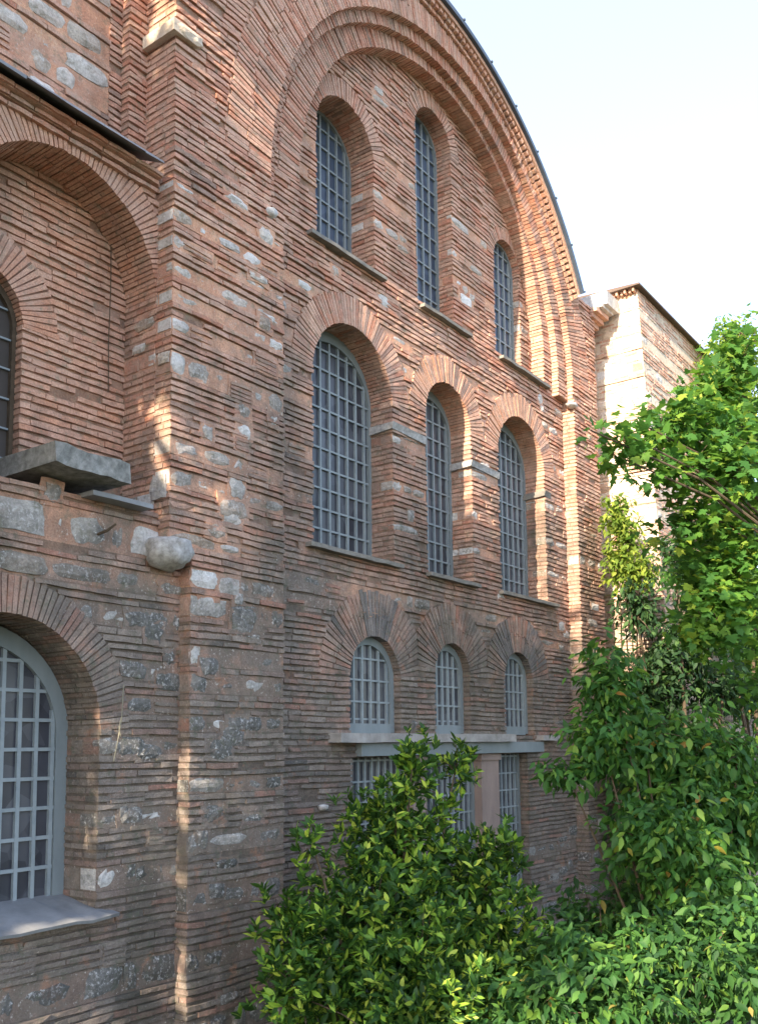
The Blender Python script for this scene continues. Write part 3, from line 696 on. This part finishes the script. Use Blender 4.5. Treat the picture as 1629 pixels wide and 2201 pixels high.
def rand_dir(n): return unit(rng.normal(size=(n, 3)))
def sample(ells, n, power=.42):
    vol = np.array([e[3] ** 2 * e[4] for e in ells]) ** .8; cnt = rng.multinomial(n, vol / vol.sum()); P = []; O = []
    for e, c in zip(ells, cnt):
        u = rand_dir(c); q = rng.random((c, 1)) ** power
        lump = 1 + .38 * np.sin(u[:, :1] * 7 + e[0] * 5) * np.cos(u[:, 2:] * 6 + e[1] * 3)
        sc = np.array([e[3], e[3], e[4]]); P.append(np.array([e[0], e[1], e[2] + Z0]) + u * q * sc * lump); O.append(u)
    return np.concatenate(P), np.concatenate(O)
def plant(name, label, cat, base, ells, leaf, T, mat, nclus, per, size, mode='whorl', stem=.05, bmat=M_WOOD, group=None, skip=None, crown='foliage', power=.42, trunkname='trunk'):
    root = empty(name, base, label, cat, group)
    P, O = sample(ells, nclus, power)
    if skip is not None: kq = ~skip(P); P, O = P[kq], O[kq]
    n = len(P); up = np.array([0, 0, 1.])
    if mode == 'whorl': tw = unit(O * .7 + up * .75 + rng.normal(size=(n, 3)) * .35)
    elif mode == 'droop': tw = unit(O * .8 + rng.normal(size=(n, 3)) * .5 + up * -.15)
    else: tw = unit(O * .5 + rng.normal(size=(n, 3)) * .5 + up * .1)
    Pr = np.repeat(P, per, 0); Tr = np.repeat(tw, per, 0); m_ = len(Pr); rd = rand_dir(m_)
    perp = unit(rd - (rd * Tr).sum(1, keepdims=True) * Tr)
    if mode == 'whorl':
        a = rng.uniform(.35, 1.35, (m_, 1)); D_ = Tr * np.cos(a) + perp * np.sin(a); upv = Tr + rng.normal(size=(m_, 3)) * .2
        Q = Pr + Tr * rng.uniform(-.05, .03, (m_, 1))
    elif mode == 'droop':
        t = np.tile(np.linspace(-1, 1, per), n)[:, None]; Q = Pr + Tr * t * .16 + perp * .03; D_ = unit(perp * .8 + Tr * .4 + np.array([0, 0, -.55]) + rng.normal(size=(m_, 3)) * .2); upv = up * 1.0 + rng.normal(size=(m_, 3)) * .55 + np.array([.35, -.3, 0])
    else:
        Q = Pr + perp * rng.uniform(.04, .22, (m_, 1)) + Tr * rng.uniform(-.15, .15, (m_, 1)); D_ = unit(perp + np.array([.1, -.1, -.35]) + rng.normal(size=(m_, 3)) * .3); upv = up + rng.normal(size=(m_, 3)) * .4 + np.array([.3, -.3, 0])
    sz = size * rng.uniform(.45, 1.25, m_)
    if skip is not None: kq = ~skip(Q); Q, D_, upv, sz = Q[kq], D_[kq], upv[kq], sz[kq]
    leaves(crown, T, Q, D_, upv, sz, mat, root)
    tb = MB(); bx, by, bz = base
    for e in ells:
        c = Vector((e[0], e[1], e[2] + Z0)); b0 = Vector((bx + random.uniform(-.15, .15), by + random.uniform(-.15, .15), bz - .1))
        mid = b0.lerp(c, .5) + Vector((random.uniform(-.1, .1), random.uniform(-.1, .1), .15 * (c - b0).length * .5)); pts = []
        if mode == 'spray': mid = Vector((b0.x, b0.y, c.z - .12 * (Vector((c.x, c.y)) - Vector((b0.x, b0.y))).length))
        for i in range(7):
            t = i / 6; pts.append(b0 * (1 - t) ** 2 + mid * 2 * t * (1 - t) + (c + Vector((0, 0, e[4] * .5))) * t * t)
        tb.tube(pts, [stem * (1 - .8 * i / 6) for i in range(7)], 6)
    idx = rng.choice(len(P), min(len(P), 260), replace=False)
    for i in idx:                                          # twigs
        p = Vector(P[i]); e = min(ells, key=lambda e: (Vector((e[0], e[1], e[2] + Z0)) - p).length); c = Vector((e[0], e[1], e[2] + Z0 - e[4] * .3))
        tb.tube([c.lerp(p, .15), c.lerp(p, .6) + Vector((0, 0, .03)), p], [stem * .22, stem * .14, .004], 4)
    keep(tb.build(trunkname, bmat, root)); return root

BUSH = [(1.44, 8.59, -.28, .26, .46), (1.67, 9.13, -.25, .20, .31), (1.28, 8.45, -.97, .66, .65), (1.11, 7.19, -.88, .16, .24), (1.32, 7.97, -1.77, .85, .71), (1.74, 9.11, -1.51, .60, .58),
        (1.18, 7.04, -2.16, .48, .62), (1.88, 7.96, -2.34, 1.1, .6), (1.05, 6.99, -1.57, .24, .27), (1.99, 9.51, -1.23, .28, .31), (2.22, 9.05, -2.14, .54, .64), (1.7, 8.0, -3.1, 1.1, .7)]
plant('laurel_bush', 'dense glossy evergreen bush with upright pointed leaves standing in front of the lower windows', 'bush', (1.5, 8.0, 0), BUSH, None, T_LANCE, L_LAUREL, 4300, 9, .125, 'whorl', .035, power=.5)
SHRUB = [(3.13, 9.96, .61, .34, .52), (3.00, 9.96, -.06, .42, .38), (3.47, 10.96, -.28, .66, .66), (3.91, 11.36, -.83, .65, .81), (3.65, 9.94, -.94, .62, .40), (2.74, 9.6, -.33, .24, .13),
         (4.05, 10.09, -1.74, .62, .58), (4.09, 11.39, -.08, .25, .30), (3.28, 10.50, .20, .30, .32)]
plant('leafy_shrub', 'tall light green shrub with hanging oval leaves in front of the right pilaster', 'shrub', (3.7, 10.4, gz(3.7, 10.4)), SHRUB, None, T_OVAL, L_SHRUB, 1900, 7, .13, 'droop', .03, power=.5)
LOWS = [(3.74, 8.68, -2.24, .86, .50), (3.13, 8.00, -2.35, .55, .38), (4.53, 9.01, -2.0, .51, .55), (3.17, 8.73, -1.97, .36, .23), (4.00, 9.09, -1.9, .45, .3), (2.7, 7.6, -2.8, .6, .35), (2.2, 9.7, -2.6, .55, .45), (2.6, 10.7, -2.2, .6, .6), (3.0, 11.6, -1.9, .6, .6), (4.6, 9.9, -1.9, .6, .5)]
plant('broadleaf_shrub', 'low dark green broad-leaved shrub filling the lower right corner', 'shrub', (3.6, 8.6, gz(3.6, 8.6)), LOWS, None, T_OVAL, L_BROAD, 1900, 8, .12, 'droop', .03, power=.6)
MAPLE = [(3.92, 13.01, 5.28, .40, .64), (3.62, 12.87, 4.72, .60, .36), (3.50, 11.63, 4.07, .60, .24), (3.28, 10.29, 3.50, .36, .15), (3.10, 9.79, 3.46, .16, .10), (3.93, 12.02, 3.48, .59, .53),
         (3.50, 11.80, 2.78, .45, .38), (3.94, 12.19, 2.31, .41, .71), (3.63, 12.09, 1.44, .50, .38), (3.24, 10.30, 3.23, .10, .12), (3.33, 11.2, 3.70, .36, .18), (4.5, 13.6, 3.5, .8, 1.8), (3.6, 14.2, 4.3, .7, .9), (3.3, 13.6, 2.6, .7, .9), (3.75, 12.3, 1.9, .55, .9), (4.3, 12.4, .9, .5, .6), (3.45, 11.0, 3.3, .32, .25), (3.7, 12.3, 4.1, .5, .3), (3.35, 10.7, 3.72, .3, .12), (3.6, 11.5, 3.35, .35, .3)]
plant('maple_tree', 'maple tree with pointed lobed leaves reaching in from the right', 'tree', (5.4, 14.6, gz(5.4, 14.6)), MAPLE, None, T_MAPLE, L_MAPLE, 1500, 6, .13, 'spray', .045, crown='crown', power=.6)
DARK = [(.85, 16.77, 2.5, .45, .5), (1.7, 16.63, 3.2, .40, .65), (1.58, 17.1, 1.67, .8, .8), (2.08, 17.88, .98, .69, .51), (1.2, 16.8, 1.0, .6, .7), (1.0, 16.8, -.3, .7, 1.0), (1.4, 17.6, -.6, 1.2, 1.2), (1.2, 17.6, -2.4, 1.2, 1.2)]
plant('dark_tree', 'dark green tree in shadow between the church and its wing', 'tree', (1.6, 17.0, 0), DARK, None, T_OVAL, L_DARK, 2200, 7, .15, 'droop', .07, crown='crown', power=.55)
YEL = [(.55, 16.9, 4.25, .26, .45), (.72, 16.96, 3.8, .26, .33), (.5, 16.95, 3.4, .26, .45), (.9, 16.85, 3.2, .3, .3)]
plant('young_tree', 'slender yellow-green young tree growing against the pale end wall', 'tree', (.6, 16.95, 0), YEL, None, T_OVAL, L_YELLOW, 320, 6, .13, 'droop', .03, crown='crown', power=.5)

SUNLIT = [(1.45, 21.93, 8.52, .86, 1.1), (1.3, 21.0, 7.6, .5, .6), (1.15, 20.2, 7.0, .4, .42), (1.77, 21.24, 6.59, .62, .82), (1.5, 21.79, 9.3, .32, .5)]
plant('sunlit_tree', 'pale yellow-green sunlit tree rising behind the maple at the right edge', 'tree', (1.7, 22.2, 0), SUNLIT, None, T_OVAL, L_YELLOW, 1500, 7, .12, 'droop', .06, crown='crown', power=.6)
DARK2 = [(1.95, 20.32, 4.53, .59, .88), (1.9, 20.54, 2.58, .59, .88), (1.5, 19.51, 3.28, .67, .76), (1.9, 20.72, 1.12, .6, .7)]
plant('shaded_tree', 'mid green leafy tree filling the gap behind the maple low at the right edge', 'tree', (2.0, 20.4, 0), DARK2, None, T_OVAL, L_BROAD, 1400, 7, .17, 'droop', .07, crown='crown', power=.6)

# the street tree behind the viewer that dapples the lower wall
TS = np.array(TO_SUN)
def lightgaps(P):
    out = np.zeros(len(P), bool)
    for (n_, s_, h0_, h1_, rad) in ((-.1, 6.37, 2.55, 3.55, .2), (-.1, 6.67, -1.05, -.2, .22), (-.1, 6.37, 5.75, 5.95, .18)):
        a = np.array([n_, s_, h0_ + Z0]); b = np.array([n_, s_, h1_ + Z0])
        for k in range(9):
            q = a + (b - a) * k / 8; v = P - q; t = v @ TS; out |= np.linalg.norm(v - t[:, None] * TS, axis=1) < rad + .13
    return out
CROWN = [(1.0, -5.0, 11.6, 2.4, 2.0), (2.6, -5.5, 10.0, 2.6, 2.6), (-.8, -5.2, 9.6, 2.2, 2.4), (1.0, -4.6, 8.0, 2.6, 2.4), (3.8, -5.2, 7.4, 2.2, 2.2), (-.6, -5.0, 6.0, 2.2, 1.8), (2.0, -5.0, 5.4, 2.4, 1.6), (5.2, -6.0, 9.5, 2.0, 2.0)]
plant('street_tree', 'big leafy tree behind the viewer whose shade falls on the lower wall', 'tree', (3.6, -5.6, 0), CROWN, None, T_OVAL, L_SHRUB, 4200, 7, .36, 'spray', .28, crown='crown', skip=lightgaps, power=.7)
print('polys', sum(len(o.data.polygons) for o in bpy.data.objects if o.type == 'MESH'))
